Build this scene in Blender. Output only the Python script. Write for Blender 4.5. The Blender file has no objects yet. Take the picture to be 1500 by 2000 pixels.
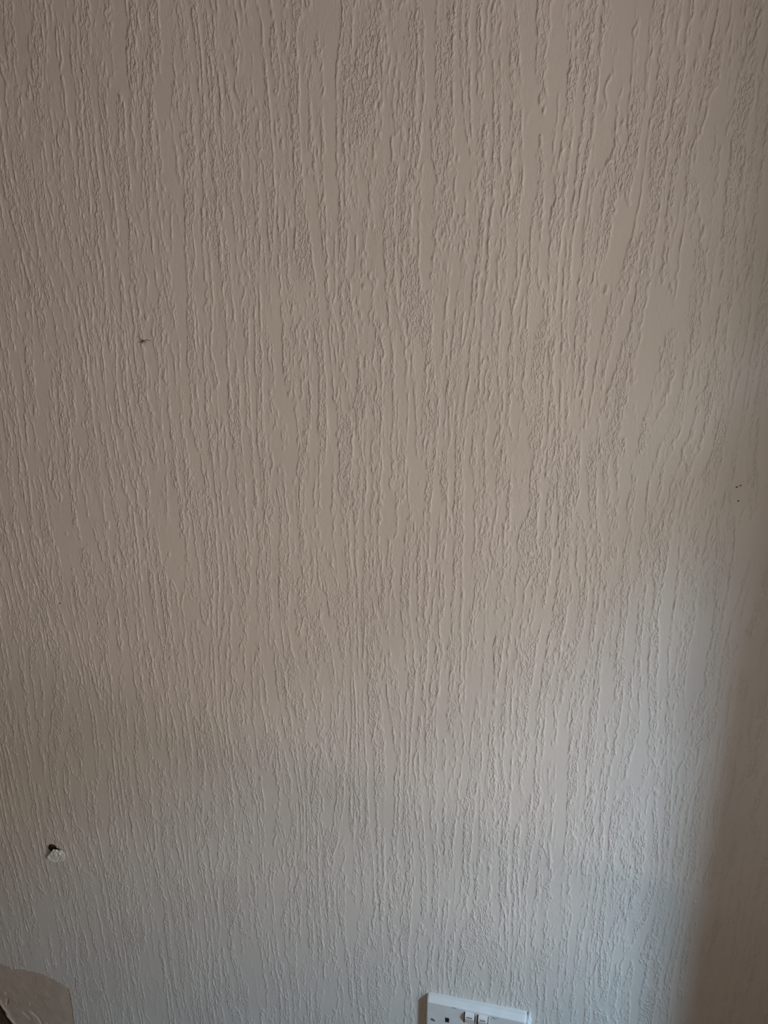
import bpy, bmesh, math, random
import numpy as np
from mathutils import Vector, Matrix, noise as mnoise

C = bpy.context.scene.collection
S = bpy.context.scene

# ------------------------------------------------------------------ camera
CAM = Vector((0, -0.83, 1.54))
PITCH, YAW = math.radians(19.6), math.radians(12)
cd = bpy.data.cameras.new('camera'); cam = bpy.data.objects.new('camera', cd); C.objects.link(cam)
cam.location = CAM
cam.rotation_euler = (math.pi/2 - PITCH, 0, YAW)
cd.sensor_fit = 'VERTICAL'; cd.sensor_height = 36; cd.lens = 27; cd.clip_start = 0.01
S.camera = cam

# ------------------------------------------------------------------ world, lights, exposure
S.view_settings.view_transform = 'Standard'; S.view_settings.look = 'None'
S.view_settings.exposure = 0; S.view_settings.gamma = 1; S.view_settings.use_curve_mapping = False
W = bpy.data.worlds.new('world'); S.world = W; W.use_nodes = True
bg = W.node_tree.nodes['Background']; bg.inputs[0].default_value = (1.0, 0.62, 0.36, 1); bg.inputs[1].default_value = 0.07

def area(name, loc, target, sx, sy, power, col):
    l = bpy.data.lights.new(name, 'AREA'); l.shape = 'RECTANGLE'; l.size = sx; l.size_y = sy
    l.energy = power; l.color = col
    o = bpy.data.objects.new(name, l); C.objects.link(o); o.location = loc
    o.rotation_euler = (Vector(target) - Vector(loc)).to_track_quat('-Z', 'Y').to_euler()
    return o
# daylight through the window at the right: bounce off the ground, haze, blue sky; plus two added fills
LX, LY = 1.95, -1.63
area('ground_bounce', (LX, LY, 0.36), (-0.2, 0, 1.3), 0.30, 0.12, 7, (1, 0.8, 0.76))
area('low_sky_light', (LX, LY, 1.85), (-0.2, 0, 1.2), 0.30, 0.60, 4.8, (0.78, 1, 0.76))
area('added_grazing_fill', (2.2, -1.45, 1.10), (-0.3, 0, 1.0), 0.45, 0.9, 25, (1, 0.91, 0.87))  # added grazing fill, grades the wall towards the shadow edge; no hedge known
area('added_centre_fill', (-0.03, -0.98, 1.24), (-0.05, 0, 1.22), 0.5, 0.4, 1.40, (1, 0.93, 0.86))  # unseen fill added near the camera to brighten the middle of the wall
area('sky_light', (LX, LY, 2.75), (-1.2, 0, -0.1), 0.34, 0.80, 142, (0.405, 0.695, 1))

# ------------------------------------------------------------------ materials
def mat(name, col, rough=0.6, bump=None, var=0.0, var_scale=30, spec=0.3):
    m = bpy.data.materials.new(name); m.use_nodes = True
    nt = m.node_tree; b = nt.nodes['Principled BSDF']
    b.inputs['Base Color'].default_value = (*col, 1); b.inputs['Roughness'].default_value = rough
    b.inputs['Specular IOR Level'].default_value = spec
    tc = nt.nodes.new('ShaderNodeTexCoord')
    if var:
        n = nt.nodes.new('ShaderNodeTexNoise'); n.inputs['Scale'].default_value = var_scale; n.inputs['Detail'].default_value = 4
        r = nt.nodes.new('ShaderNodeValToRGB')
        r.color_ramp.elements[0].position = 0.3; r.color_ramp.elements[1].position = 0.7
        r.color_ramp.elements[0].color = (*[c*(1-var) for c in col], 1)
        r.color_ramp.elements[1].color = (*[min(1, c*(1+var)) for c in col], 1)
        nt.links.new(tc.outputs['Object'], n.inputs['Vector']); nt.links.new(n.outputs['Fac'], r.inputs[0])
        nt.links.new(r.outputs[0], b.inputs['Base Color'])
    if bump:
        sc, dist = bump
        n = nt.nodes.new('ShaderNodeTexNoise'); n.inputs['Scale'].default_value = sc; n.inputs['Detail'].default_value = 3
        bp = nt.nodes.new('ShaderNodeBump'); bp.inputs['Distance'].default_value = dist; bp.inputs['Strength'].default_value = 1
        nt.links.new(tc.outputs['Object'], n.inputs['Vector']); nt.links.new(n.outputs['Fac'], bp.inputs['Height'])
        nt.links.new(bp.outputs[0], b.inputs['Normal'])
    return m

PAPER = (0.66, 0.605, 0.55)
m_paper = mat('cream_wallpaper', PAPER, 0.55, bump=(900, 0.00022), var=0.03, var_scale=9, spec=0.25)
def emboss(m):
    # crumbly foam beads of the blown pattern, only where the height field is raised ('foam' attribute)
    nt = m.node_tree; N = nt.nodes; Lk = nt.links.new
    b = N['Principled BSDF']; old = b.inputs['Normal'].links[0].from_node
    tc = next(n for n in N if n.type == 'TEX_COORD'); at = N.new('ShaderNodeAttribute'); at.attribute_name = 'foam'
    outs = []
    for sc, rot, lo, hi in (((430, 430, 190), 0.16, .47, .66), ((520, 520, 230), -0.22, .50, .68)):
        mp = N.new('ShaderNodeMapping'); mp.vector_type = 'POINT'; mp.inputs['Rotation'].default_value = (0, rot, 0); mp.inputs['Scale'].default_value = sc
        n = N.new('ShaderNodeTexNoise'); n.inputs['Scale'].default_value = 1; n.inputs['Detail'].default_value = 1; n.inputs['Roughness'].default_value = .45
        r = N.new('ShaderNodeMapRange'); r.interpolation_type = 'SMOOTHSTEP'; r.inputs[1].default_value = lo; r.inputs[2].default_value = hi
        Lk(tc.outputs['Object'], mp.inputs[0]); Lk(mp.outputs[0], n.inputs['Vector']); Lk(n.outputs['Fac'], r.inputs[0]); outs.append(r.outputs[0])
    mx = N.new('ShaderNodeMath'); mx.operation = 'MAXIMUM'; Lk(outs[0], mx.inputs[0]); Lk(outs[1], mx.inputs[1])
    ml = N.new('ShaderNodeMath'); ml.operation = 'MULTIPLY'; Lk(mx.outputs[0], ml.inputs[0]); Lk(at.outputs['Fac'], ml.inputs[1])
    bp = N.new('ShaderNodeBump'); bp.inputs['Distance'].default_value = BEAD; bp.inputs['Strength'].default_value = 1
    Lk(ml.outputs[0], bp.inputs['Height']); Lk(old.outputs[0], bp.inputs['Normal']); Lk(bp.outputs[0], b.inputs['Normal'])
BEAD = 0.00052
emboss(m_paper)
m_back = mat('paper_backing', (0.75, 0.73, 0.69), 0.8, bump=(500, 0.0008), var=0.12, var_scale=300)
m_plaster = mat('grey_brown_plaster', (0.53, 0.42, 0.33), 0.85, bump=(260, 0.0008), var=0.10, var_scale=35)
m_pale = mat('chalky_plaster_edge', (0.62, 0.52, 0.42), 0.9, bump=(300, 0.0012), var=0.15, var_scale=60)
m_dark = mat('dark_brown_masonry', (0.10, 0.055, 0.035), 0.95, bump=(200, 0.003), var=0.4, var_scale=120)
m_hole = mat('rusty_brown_cavity', (0.075, 0.034, 0.018), 0.9, bump=(500, 0.002), var=0.5, var_scale=350)
m_plate = mat('white_plastic', (0.69, 0.66, 0.63), 0.35, var=0.04, var_scale=60, spec=0.4)
m_rock = mat('switch_plastic', (0.74, 0.70, 0.67), 0.35, var=0.03, var_scale=90)
m_red = mat('faded_switch_marking', (0.36, 0.22, 0.19), 0.5)
m_slot = mat('black_slot', (0.012, 0.012, 0.012), 0.6)
m_screw = mat('screw_metal', (0.45, 0.44, 0.43), 0.35, spec=0.6)
m_fill = mat('white_filler', (0.80, 0.81, 0.80), 0.5, bump=(250, 0.001))
m_grime = mat('dark_grime', (0.20, 0.17, 0.15), 0.8)
m_speck = mat('speck_brown', (0.11, 0.085, 0.06), 0.8)
m_floor = mat('brown_floor', (0.30, 0.20, 0.13), 0.6, var=0.2, var_scale=6)
m_white = mat('white_paint', (0.75, 0.74, 0.71), 0.45, var=0.03)
m_blocker = mat('beige_blocker', (0.62, 0.56, 0.47), 0.8, var=0.04, var_scale=40)

# ------------------------------------------------------------------ helpers
def link(name, me, m, parent=None, smooth=False):
    o = bpy.data.objects.new(name, me); C.objects.link(o)
    if m is not None: me.materials.append(m)
    if parent is not None: o.parent = parent
    if smooth: me.polygons.foreach_set('use_smooth', [True]*len(me.polygons))
    return o
def from_bm(name, bm, m, parent=None, smooth=False):
    me = bpy.data.meshes.new(name); bm.normal_update(); bm.to_mesh(me); bm.free()
    return link(name, me, m, parent, smooth)
def box(bm, x0, x1, y0, y1, z0, z1, bev=0, seg=2):
    r = bmesh.ops.create_cube(bm, size=1)
    vs = r['verts']
    for v in vs:
        v.co = Vector((x0+(v.co.x+.5)*(x1-x0), y0+(v.co.y+.5)*(y1-y0), z0+(v.co.z+.5)*(z1-z0)))
    if bev:
        es = list({e for v in vs for e in v.link_edges})
        bmesh.ops.bevel(bm, geom=es, offset=bev, segments=seg, profile=0.6, affect='EDGES')
def tag(o, label, cat, group=None):
    o['label'] = label; o['category'] = cat
    if group: o['group'] = group
def empty(name, loc, label, cat, group=None):
    o = bpy.data.objects.new(name, None); C.objects.link(o); o.location = loc; o.empty_display_size = .02
    tag(o, label, cat, group); return o

# ------------------------------------------------------------------ wall_back: embossed wallpaper as a real height field
rng = np.random.default_rng(11)
def axis(a, b, step, lo, hi, step2):
    core = np.arange(a, b, step)
    left = np.arange(a-step2, lo, -step2)[::-1]; right = np.arange(core[-1]+step2, hi, step2)
    return np.concatenate([left, core, right])
X1 = 0.50                                             # right-hand wall of the room
xs = axis(-0.90, 0.365, 0.00092, -1.06, X1, 0.0021)
xs[-1] = X1
zs = axis(0.185, 1.79, 0.0020, 0.10, 1.90, 0.005)
nx, nz = len(xs), len(zs)
fx = np.fft.fftfreq(nx)[None, :]; fz = np.fft.fftfreq(nz)[:, None]
def gauss(sx, sz, shear=0.0):
    """smooth random field, correlation sx, sz in metres, leaning by shear"""
    px, pz = sx/0.00092, sz/0.0020
    w = np.fft.fft2(rng.standard_normal((nz, nx)))
    # leaning: a feature drifts in x as z grows
    k = -2*(np.pi**2)*((fx*px)**2 + ((fz + shear*fx*(0.0020/0.00092)**-1*0 + shear*fx)*pz)**2)
    r = np.real(np.fft.ifft2(w*np.exp(k)))
    return (r - r.mean())/r.std()
def sstep(a, b, v):
    t = np.clip((v-a)/(b-a), 0, 1); return t*t*(3-2*t)
XX, ZZ = np.meshgrid(xs, zs)
n1 = 1.15*np.sin(2*np.pi*XX/0.0215 + 2.4*gauss(0.016, 0.075)) + 0.62*gauss(0.0040, 0.050) + 0.30*gauss(0.0026, 0.011) + 0.22*gauss(0.0010, 0.0024)
n2 = gauss(0.0052, 0.044) + 0.32*gauss(0.0028, 0.011) + 0.15*gauss(0.0010, 0.0024)
g1 = np.hypot(np.gradient(n1, axis=1), 0.46*np.gradient(n1, axis=0)) + 0.03
g2 = np.hypot(np.gradient(n2, axis=1), 0.46*np.gradient(n2, axis=0)) + 0.03
wob = gauss(0.002, 0.009); wob2 = gauss(0.003, 0.014)
def line(n, g, c, w):                                 # raised line along a contour, about w cells wide
    return np.exp(-(np.abs(n-c)/g/w)**2)
r1 = line(n1, g1, 0.20, 0.90)*sstep(-1.4, -0.4, wob)
r2 = line(n2, g2, -0.15, 1.0)*sstep(0.1, 1.0, gauss(0.004, 0.03))
r3 = line(n1, g1, 1.1, 1.0)*sstep(-0.2, 0.8, wob2)
n3 = gauss(0.0070, 0.085) + 0.22*gauss(0.0025, 0.012) + 0.12*gauss(0.0010, 0.0022)
g3 = np.hypot(np.gradient(n3, axis=1), 0.46*np.gradient(n3, axis=0)) + 0.02
r4 = line(n3, g3, 0.0, 0.85)*sstep(-0.4, 0.4, gauss(0.005, 0.04))
def band(n, g, c, p): d = (n-c)/g; return sstep(0, .8, d)*sstep(5.5, 2.5, d)*sstep(-.7, .3, p)
p1, p2 = gauss(0.004, 0.03), gauss(0.005, 0.022)
zone = np.maximum.reduce([band(n1, g1, .2, p1), 0.8*band(-n3, g3, 0, p2-.6),
    sstep(0.2, 0.30, n1)*sstep(-.5, .5, p2), 0.85*sstep(0.75, 0.9, n2)*sstep(2.4, 1.5, n2)*sstep(.1, 1.0, -p2)])
patchy = sstep(-0.9, 0.5, gauss(0.005, 0.022))
ridge = np.maximum.reduce([r1, 0.85*r2, 0.5*r3, 0.95*r4])
H = 0.00106*ridge*(0.55+0.45*np.clip(gauss(0.0010, 0.0022), -1, 1)) + zone*(0.00012 + 0.00016*sstep(-0.5, 1.0, gauss(0.0012, 0.003)))
foam = np.clip(zone*(0.35+0.65*patchy) + 0.50*ridge + 0.16*sstep(-0.6, 1.2, gauss(0.006, 0.03)), 0, 1)
H += 0.00003*gauss(0.0012, 0.002)
XX, ZZ = np.meshgrid(xs, zs)
fade = sstep(-1.06, -1.0, XX)*sstep(0.10, 0.16, ZZ)*sstep(1.90, 1.84, ZZ)
H *= fade
# torn-away corner at the lower left
tear_pts = [(-1.3, .372), (-0.90, .366), (-0.8557, .3585), (-.842, .3545), (-.8267, .3530), (-.815, .3555), (-.7995, .3544), (-.7813, .3556), (-.7583, .347), (-.7397, .3411), (-.7282, .3334)]
tx = np.array([p[0] for p in tear_pts]); tz = np.array([p[1] for p in tear_pts])
jag = 0.0012*gauss(0.0025, 0.002)
top_edge = np.interp(XX, tx, tz) + jag
right_edge = -0.7275 + 0.0014*np.sin(ZZ*23) + 0.0003*wob
dA = np.minimum(top_edge-ZZ, ZZ-0.125); dB = np.minimum(right_edge-XX, XX+1.03); dT = np.minimum(dA, dB)
tear = dT > 0
Hp = -0.0011 + 0.00035*gauss(0.02, 0.03) + 0.00015*gauss(0.004, 0.006)
lump = sstep(1.9, 2.8, gauss(0.0025, 0.003)); Hp += 0.0011*lump
# broken masonry at the very corner and chips in the plaster
cr_edge = np.interp(XX, [-1.02, -0.98, -0.93, -0.8755, -0.8689, -0.860, -0.850, -0.84], [.10, .26, .285, .252, .232, .2136, .190, .12]) + 0.0020*gauss(0.004, 0.004)
dc = cr_edge - ZZ
Hp += 0.0022*np.exp(-((dc+0.010)/0.008)**2)*sstep(-1.5, 1, gauss(0.008, 0.006))
Hp -= 0.010*sstep(0, 0.004, dc)
def groove(pts, depth, wd):
    d = np.full(XX.shape, 9.0)
    for (ax, az), (bx, bz) in zip(pts, pts[1:]):
        vx, vz = bx-ax, bz-az; t = np.clip(((XX-ax)*vx+(ZZ-az)*vz)/(vx*vx+vz*vz), 0, 1)
        d = np.minimum(d, np.hypot(XX-ax-t*vx, ZZ-az-t*vz))
    return -depth*np.exp(-(d/wd)**2)
Hp += groove([(-.8583, .2706), (-.8600, .263), (-.8625, .2585)], .0035, .0014)
Hp += groove([(-.812, .252), (-.801, .2404), (-.7979, .2287)], .0030, .0016) + groove([(-.786, .232), (-.782, .22)], .0030, .0014)
Hp += groove([(-.829, .247), (-.818, .236)], .0014, .0025)
H = np.where(tear, Hp, H)
lip = np.exp(-(dT/0.0016)**2)*(dT < 0); H += 0.00035*lip
# hole with the lifted paper above the patch
HX, HZ = -0.7065, 0.6400
CX, CZ, RX_, RZ_ = HX-.0015, HZ-.0020, .0080, .0082
eh = np.hypot((XX-CX)/RX_, (ZZ-CZ)/RZ_); hw = 0.0032*np.clip((-.6895-XX)/.012, 0, 1)
hole = (eh < 1) | ((np.abs(ZZ-0.6375) < hw) & (XX > -.7065))
# socket stands on flat cut-in paper
PX0, PX1, PZ1 = -0.1104, 0.0356, 0.4870; PZ0 = PZ1-0.086
sock = (XX > PX0-.001) & (XX < PX1+.001) & (ZZ < PZ1+.001) & (ZZ > PZ0-.001)
H = np.where(sock, 0, H)

co = np.stack([XX.ravel(), -H.ravel(), ZZ.ravel()], 1).astype(np.float32)
fo = np.where(sock | tear, 0, foam*fade).ravel().astype(np.float32)
idx = np.arange(nx*nz).reshape(nz, nx)
quads = np.stack([idx[:-1, :-1], idx[:-1, 1:], idx[1:, 1:], idx[1:, :-1]], -1).reshape(-1, 4)
# draw the grid's vertices onto the exact outlines of the hole and of the tear, so that no cell edges show
def ring(m):
    g = m.copy(); g[1:] |= m[:-1]; g[:-1] |= m[1:]; g[:, 1:] |= m[:, :-1]; g[:, :-1] |= m[:, 1:]
    return g & ~m
rg = ring(hole); C2 = co.reshape(nz, nx, 3)
near = rg & (eh < 1.35) & ~((XX > -.7065) & (np.abs(ZZ-0.6375) < hw+.0015))
C2[..., 0] = np.where(near, CX+(XX-CX)/eh, C2[..., 0]); C2[..., 2] = np.where(near, CZ+(ZZ-CZ)/eh, C2[..., 2])
sl = rg & ~near & (XX > -.7005)
C2[..., 2] = np.where(sl, 0.6375+np.sign(ZZ-0.6375)*hw, C2[..., 2])
rt_ = ring(tear)
C2[..., 2] = np.where(rt_ & (dA <= dB) & (ZZ > .2), top_edge, C2[..., 2]); C2[..., 0] = np.where(rt_ & (dB < dA) & (XX > -.9), right_edge, C2[..., 0])
co = C2.reshape(-1, 3)
def cellmask(m): return (m[:-1, :-1] & m[:-1, 1:] & m[1:, 1:] & m[1:, :-1]).ravel()
c_tear = cellmask(tear | rt_); c_hole = cellmask(hole | rg)
c_dark = c_tear & cellmask(dc > 0.001)
c_pale = c_tear & ~c_dark & cellmask((dc > -0.016) & (dc <= 0.004) | (lump > .5))
def grid_mesh(name, sel, m, parent=None, border=None):
    q = quads[sel]; used, inv = np.unique(q, return_inverse=True); q = inv.reshape(q.shape).astype(np.int32)
    v = co[used]
    if border is not None:
        bv, bq = border; q = np.concatenate([q, bq+len(v)]).astype(np.int32); v = np.concatenate([v, bv]).astype(np.float32)
    me = bpy.data.meshes.new(name)
    me.vertices.add(len(v)); me.vertices.foreach_set('co', v.ravel())
    me.loops.add(q.size); me.loops.foreach_set('vertex_index', q.ravel())
    me.polygons.add(len(q)); me.polygons.foreach_set('loop_start', np.arange(0, q.size, 4, dtype=np.int32))
    me.update(calc_edges=True)
    me.polygons.foreach_set('use_smooth', np.ones(len(q), dtype=bool))
    at = me.attributes.new('foam', 'FLOAT', 'POINT'); fv = np.zeros(len(v), dtype=np.float32); fv[:len(used)] = fo[used]; at.data.foreach_set('value', fv)
    return link(name, me, m, parent)
zc0, zc1, xl0, xl1 = zs[0], zs[-1], -2.2, xs[0]
bv = np.array([[xl0, 0, 0], [xl1, 0, 0], [X1, 0, 0], [xl0, 0, zc0], [xl1, 0, zc0], [X1, 0, zc0],
               [xl0, 0, zc1], [xl1, 0, zc1], [X1, 0, zc1], [xl0, 0, 2.4], [xl1, 0, 2.4], [X1, 0, 2.4]])
bq = np.array([[0, 1, 4, 3], [1, 2, 5, 4], [3, 4, 7, 6], [6, 7, 10, 9], [7, 8, 11, 10]])
wall = grid_mesh('wall_back', ~(c_tear | c_hole), m_paper, border=(bv, bq)); wall['kind'] = 'structure'
pl = grid_mesh('exposed_plaster', c_tear & ~c_dark & ~c_pale, m_plaster, wall); pl['label'] = 'smooth grey-brown plaster bared where the wallpaper is torn off'
pe = grid_mesh('plaster_edge', c_pale, m_pale, wall); pe['label'] = 'chalky crumbled rim of the bared plaster'
pd = grid_mesh('broken_masonry', c_dark, m_dark, wall); pd['label'] = 'dark brown broken hollow in the plaster'

# ------------------------------------------------------------------ floor and right wall with its window (light comes in here)
bm = bmesh.new(); box(bm, -2.2, X1+.25, -3.2, 0, -.05, 0); o = from_bm('floor', bm, m_floor); o['kind'] = 'structure'
bm = bmesh.new(); box(bm, -2.2, X1, -.018, -.0008, 0, .150, .005, 3); o = from_bm('baseboard_back', bm, m_white); o['kind'] = 'structure'
WA, WB, SILL, HEAD, TH = -0.27, -2.3, 0.66, 2.15, 0.10
bm = bmesh.new()
box(bm, X1, X1+TH, WA, 0.0, 0, 2.4); box(bm, X1, X1+TH, -3.2, WB, 0, 2.4)
box(bm, X1, X1+TH, WB, WA, 0, SILL-.03); box(bm, X1, X1+TH, WB, WA, HEAD, 2.4)
o = from_bm('wall_right', bm, m_paper); o['kind'] = 'structure'
bm = bmesh.new(); box(bm, X1-.012, X1+TH+.03, WB+.002, WA-.002, SILL-.03, SILL, .004); wn = from_bm('window_1', bm, m_white); wn['kind'] = 'structure'
bm = bmesh.new(); box(bm, X1+.04, X1+.042, WB+.01, WA-.004, 1.79, HEAD-.04); box(bm, X1+.034, X1+.048, WB+.01, WA-.004, 1.77, 1.795, .004)
from_bm('sky_blocker_blind', bm, m_blocker, wn)  # unseen blind, added to stop sky light leaking in above the outside board
bm = bmesh.new(); box(bm, X1+.02, X1+.06, WB+.01, WA-.004, HEAD-.045, HEAD-.001, .01); from_bm('blocker_cassette', bm, m_white, wn)

# ------------------------------------------------------------------ double wall socket
sk = empty('wall_socket', (PX0, 0, PZ0), 'white double wall socket with two switches, at the bottom of the papered wall', 'socket')
DP = 0.0125; SW, SH = 0.146, 0.086
def tiltY(x): return -0.0028*max(0, x/SW)            # plate stands a little further off at its right end
bm = bmesh.new()
# stepped plate: foot, sloping shoulder, flat face
rings = [(0.0, 0.0, 0.0), (0.0002, 0.0, 0.004), (0.0006, 0.0022, DP-.0022), (0.0014, 0.0036, DP-.0006), (0.0026, 0.0048, DP)]
def rr(insx, insz, y, n=5, r=0.0035):
    pts = []
    x0, x1, z0, z1 = insx, SW-insx, insz, SH-insz
    for cx, cz, a0 in ((x1-r, z1-r, 0), (x0+r, z1-r, 90), (x0+r, z0+r, 180), (x1-r, z0+r, 270)):
        for k in range(n):
            a = math.radians(a0+90*k/(n-1)); pts.append((cx+r*math.cos(a), cz+r*math.sin(a)))
    return [bm.verts.new((x, -y + (tiltY(x) if y > .003 else 0), z)) for x, z in pts]
RR = [rr(a, b, c) for a, b, c in rings]
for A, B in zip(RR, RR[1:]):
    n = len(A)
    for i in range(n): bm.faces.new((A[i], A[(i+1) % n], B[(i+1) % n], B[i]))
bm.faces.new(RR[-1])
bmesh.ops.recalc_face_normals(bm, faces=bm.faces)
o = from_bm('face_plate', bm, m_plate, sk)
def front(x): return -DP + tiltY(x)
def rocker(cx, name='switch_rocker'):
    y = front(cx); zt = SH-0.0074; w = 0.0068
    bm = bmesh.new()                                  # rocker frame-height wedge: top edge stands out, lower half slopes in
    prof = [(zt, y+.001), (zt, y-.0042), (zt-.0055, y-.0062), (zt-.0075, y-.0058), (zt-.021, y-.0012), (zt-.021, y+.001)]
    a = [bm.verts.new((cx-w, p[1], p[0])) for p in prof]; b = [bm.verts.new((cx+w, p[1], p[0])) for p in prof]
    bm.faces.new(a); bm.faces.new(b[::-1])
    for i in range(len(prof)): bm.faces.new((a[i], b[i], b[(i+1) % 6], a[(i+1) % 6]))
    bmesh.ops.recalc_face_normals(bm, faces=bm.faces)
    bmesh.ops.bevel(bm, geom=list(bm.edges), offset=.0005, segments=2, affect='EDGES')
    r = from_bm(name, bm, m_rock, sk)
    bm = bmesh.new(); box(bm, cx-.0040, cx+.0040, y-.0062, y-.0048, zt-.0048, zt-.0028, .0004)
    q = from_bm('marking', bm, m_red, r)
    bm = bmesh.new()
    for x0, x1 in ((cx-w-.0016, cx-w-.0002), (cx+w+.0002, cx+w+.0010)): box(bm, x0, x1, y-.0003, y+.0005, zt-.021, zt-.0008)
    from_bm('gap', bm, m_slot, r)
rocker(0.0646); rocker(0.0838)
def slot(x0, x1, z0, z1, name):
    bm = bmesh.new(); y = front((x0+x1)/2); box(bm, x0, x1, y-.00025, y+.003, z0, z1, .0006)
    return from_bm(name, bm, m_slot, sk)
for ox in (0.0, 0.0775):
    slot(ox+.0288, ox+.0350, SH-.0370, SH-.0278, 'earth_slot')
    slot(ox+.0190, ox+.0255, SH-.0590, SH-.0545, 'pin_slot'); slot(ox+.0405, ox+.0470, SH-.0590, SH-.0545, 'pin_slot')
for cx in (0.0112, SW-.0112):
    y = front(cx); cz = SH-0.0375
    bm = bmesh.new(); M = Matrix.Translation((cx, y, cz)) @ Matrix.Rotation(math.pi/2, 4, 'X')
    bmesh.ops.create_cone(bm, cap_ends=True, segments=20, radius1=.0036, radius2=.0030, depth=.0012, matrix=M)
    s = from_bm('screw', bm, m_screw, sk)
    bm = bmesh.new(); box(bm, -.0030, .0030, -.0010, 0, -.0006, .0006)
    for v in bm.verts: v.co = Matrix.Translation((cx, y-.0001, cz)) @ Matrix.Rotation(.5, 4, 'Y') @ v.co
    from_bm('screw_slot', bm, m_slot, s)
# grime marks on the plate's top edge, and the filler lump at its right end
random.seed(3)
def blob(name, parent, m, cx, y, cz, rx, ry, rz, seed=0, amp=.3, sub=2):
    bm = bmesh.new(); bmesh.ops.create_icosphere(bm, subdivisions=sub, radius=1)
    for v in bm.verts:
        k = 1+amp*mnoise.noise(v.co*1.8+Vector((seed, 3, 1)))
        v.co = Vector((cx+v.co.x*rx*k, y+v.co.y*ry*k, cz+v.co.z*rz*k))
    return from_bm(name, bm, m, parent, True)
for i, (x, dz, r) in enumerate(((.0400, .0052, .0030), (.0432, .0050, .0018), (.0982, .0080, .0024), (.1012, .0094, .0014), (.1035, .0076, .0009), (.0955, .012, .0008))):
    blob('grime_mark', sk, m_grime, x, front(x)+(.0002 if dz < .007 else .0001), SH-dz, r, .0004, .0007, i, .5, 2)
blob('filler_lump', sk, m_fill, SW+.0030, -.004, SH-.016, .0042, .0060, .0150, 5, .35, 3)

bm = bmesh.new(); box(bm, X1+TH, X1+TH+.42, WB-.3, WA+.3, 1.77, 1.815, .006)  # unseen board added outside to keep sky light off the upper wall
cn = from_bm('sky_blocker_board', bm, m_white); tag(cn, 'unseen white board added as a canopy over the outside of the window on the right wall', 'light_blocker')
# ------------------------------------------------------------------ hole with a lifted flap of paper
hl = empty('wall_hole', (HX, 0, HZ), 'small ragged brown hole in the wallpaper with a pale flap curling out beneath it', 'hole')
bm = bmesh.new()                                      # rough bowl behind the opening
n, mrg = 28, 5
prev = None
for j in range(mrg+1):
    t = j/mrg; R = 1.25*math.cos(t*math.pi/2); ring = []
    for i in range(n):
        a = 2*math.pi*i/n
        x = .0035+R*.0130*math.cos(a); z = -.002+R*.0090*math.sin(a)
        jj = .0012*mnoise.noise(Vector((x*300, z*300, t*3)))
        ring.append(bm.verts.new((x+jj, .0006+.012*math.sin(t*math.pi/2)+jj, z-jj)))
    if prev:
        for i in range(n): bm.faces.new((prev[i], prev[(i+1) % n], ring[(i+1) % n], ring[i]))
    prev = ring
bmesh.ops.recalc_face_normals(bm, faces=bm.faces)
from_bm('cavity', bm, m_hole, hl, True)
b = blob('rusty_lump', hl, m_hole, -.0022, .0022, .0018, .0050, .0030, .0038, 2, .5, 3); b['label'] = 'rusty brown lump in the top of the hole'
# flap: hinged along its foot, its top edge leaning out of the wall
bm = bmesh.new(); NU, NV = 22, 14; gv = []
for layer in (0, 1):
    rows = []
    for v in range(NV+1):
        t = v/NV; row = []; z_ = -.03+.0255*t
        xl = np.interp(t, [0, .2, .5, .8, 1], [-.0040, -.0172, -.0128, -.0062, -.0015])
        xr = np.interp(t, [0, .3, .6, .85, 1], [.0090, .0160, .0186, .0168, .0132])
        for u in range(NU+1):
            s = u/NU; x = xl+(xr-xl)*s
            zz = -.0300+.0255*t+.08*x + (.0012*mnoise.noise(Vector((x*350, 2, 0))) if v in (0, NV) else 0)
            out = .0002+.0078*t**.75*(1-.25*s) + .0013*mnoise.noise(Vector((x*260, z_*170, 1.5))) + .0018*mnoise.noise(Vector((x*420, z_*260, 4)))
            x += .85*out; zz += 1.09*out
            row.append(bm.verts.new((x, -max(out, .0003)+(.0007 if layer else 0), zz)))
        rows.append(row)
    gv.append(rows)
for layer, rows in enumerate(gv):
    for v in range(NV):
        for u in range(NU):
            q = (rows[v][u], rows[v][u+1], rows[v+1][u+1], rows[v+1][u]); bm.faces.new(q if layer == 0 else q[::-1])
A, B = gv
for u in range(NU):
    bm.faces.new((A[NV][u], A[NV][u+1], B[NV][u+1], B[NV][u])); bm.faces.new((A[0][u+1], A[0][u], B[0][u], B[0][u+1]))
for v in range(NV):
    bm.faces.new((A[v][0], A[v+1][0], B[v+1][0], B[v][0])); bm.faces.new((A[v+1][NU], A[v][NU], B[v][NU], B[v+1][NU]))
o = from_bm('paper_flap', bm, m_back, hl, True); o['label'] = 'pale crumpled flap of torn paper'

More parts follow.
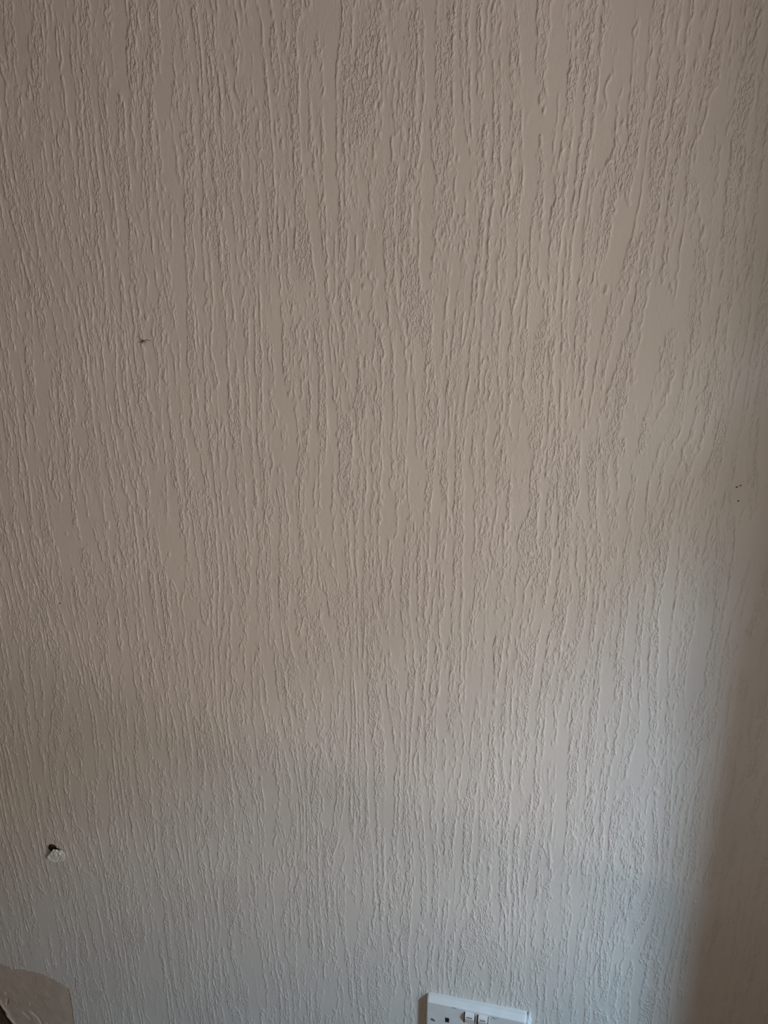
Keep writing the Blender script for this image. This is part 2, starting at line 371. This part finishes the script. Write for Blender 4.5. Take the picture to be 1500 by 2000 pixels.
# ------------------------------------------------------------------ small marks on the paper
def streak(bm, pts, w, y=-.0006):
    prev = None
    for i, (x, z) in enumerate(pts):
        j = min(i, len(pts)-2); dx, dz = pts[j+1][0]-pts[j][0], pts[j+1][1]-pts[j][1]; L = math.hypot(dx, dz)
        nx_, nz_ = -dz/L*w, dx/L*w; k = 1 - .75*i/(len(pts)-1)
        cur = [bm.verts.new((x+nx_*k, y, z+nz_*k)), bm.verts.new((x, y-w*.8*k, z)), bm.verts.new((x-nx_*k, y, z-nz_*k))]
        if prev:
            for a in range(2): bm.faces.new((prev[a], prev[a+1], cur[a+1], cur[a]))
        prev = cur
sp = empty('spider', (-.4644+.0025, -.0006, 1.540-.1123), 'tiny dark spider clinging to the wallpaper, upper left', 'spider')
blob('body', sp, m_speck, 0, -.0010, .0003, .0012, .0010, .0010, 1, .2, 2)
blob('abdomen', sp, m_speck, -.0014, -.0010, -.0008, .0010, .0008, .0008, 2, .2, 2)
for pts in ([(0.0008, .0006), (.004, .0012), (.0085, .0006), (.011, .0002)], [(-.0015, .0005), (-.004, .0030), (-.0068, .0060)],
            [(-.0015, -.0008), (-.0035, -.0018), (-.0070, -.0014)], [(.0003, -.0008), (.0012, -.0028), (.0006, -.0048)],
            [(-.0012, -.0014), (-.0026, -.0034), (-.0030, -.0050)], [(.0008, -.0002), (.003, -.0012), (.0048, -.0012)]):
    bm = bmesh.new(); streak(bm, pts, .00035, -.0004); from_bm('leg', bm, m_speck, sp)
def speck(x, z, r, label, group=None, sx=1.0):
    o = blob('speck', None, m_speck, 0, 0, 0, r*sx, .0004, r, x*50, .5, 2); o.location = (x, -.0007, z); tag(o, label, 'speck', group); return o
speck(.2061, 1.2958, .0006, 'tiny dark speck at the right, uppermost of three', None, 1.5)
speck(.2028, 1.2939, .0007, 'tiny dark speck at the right, just below and left of the uppermost', None, 1.5)
speck(.2065, 1.2788, .0007, 'tiny dark speck at the right, lowest of three', None, 1.3)
speck(-.6262, 1.0730, .0007, 'faint brown speck at the far left, well above the hole', None, 1.8)
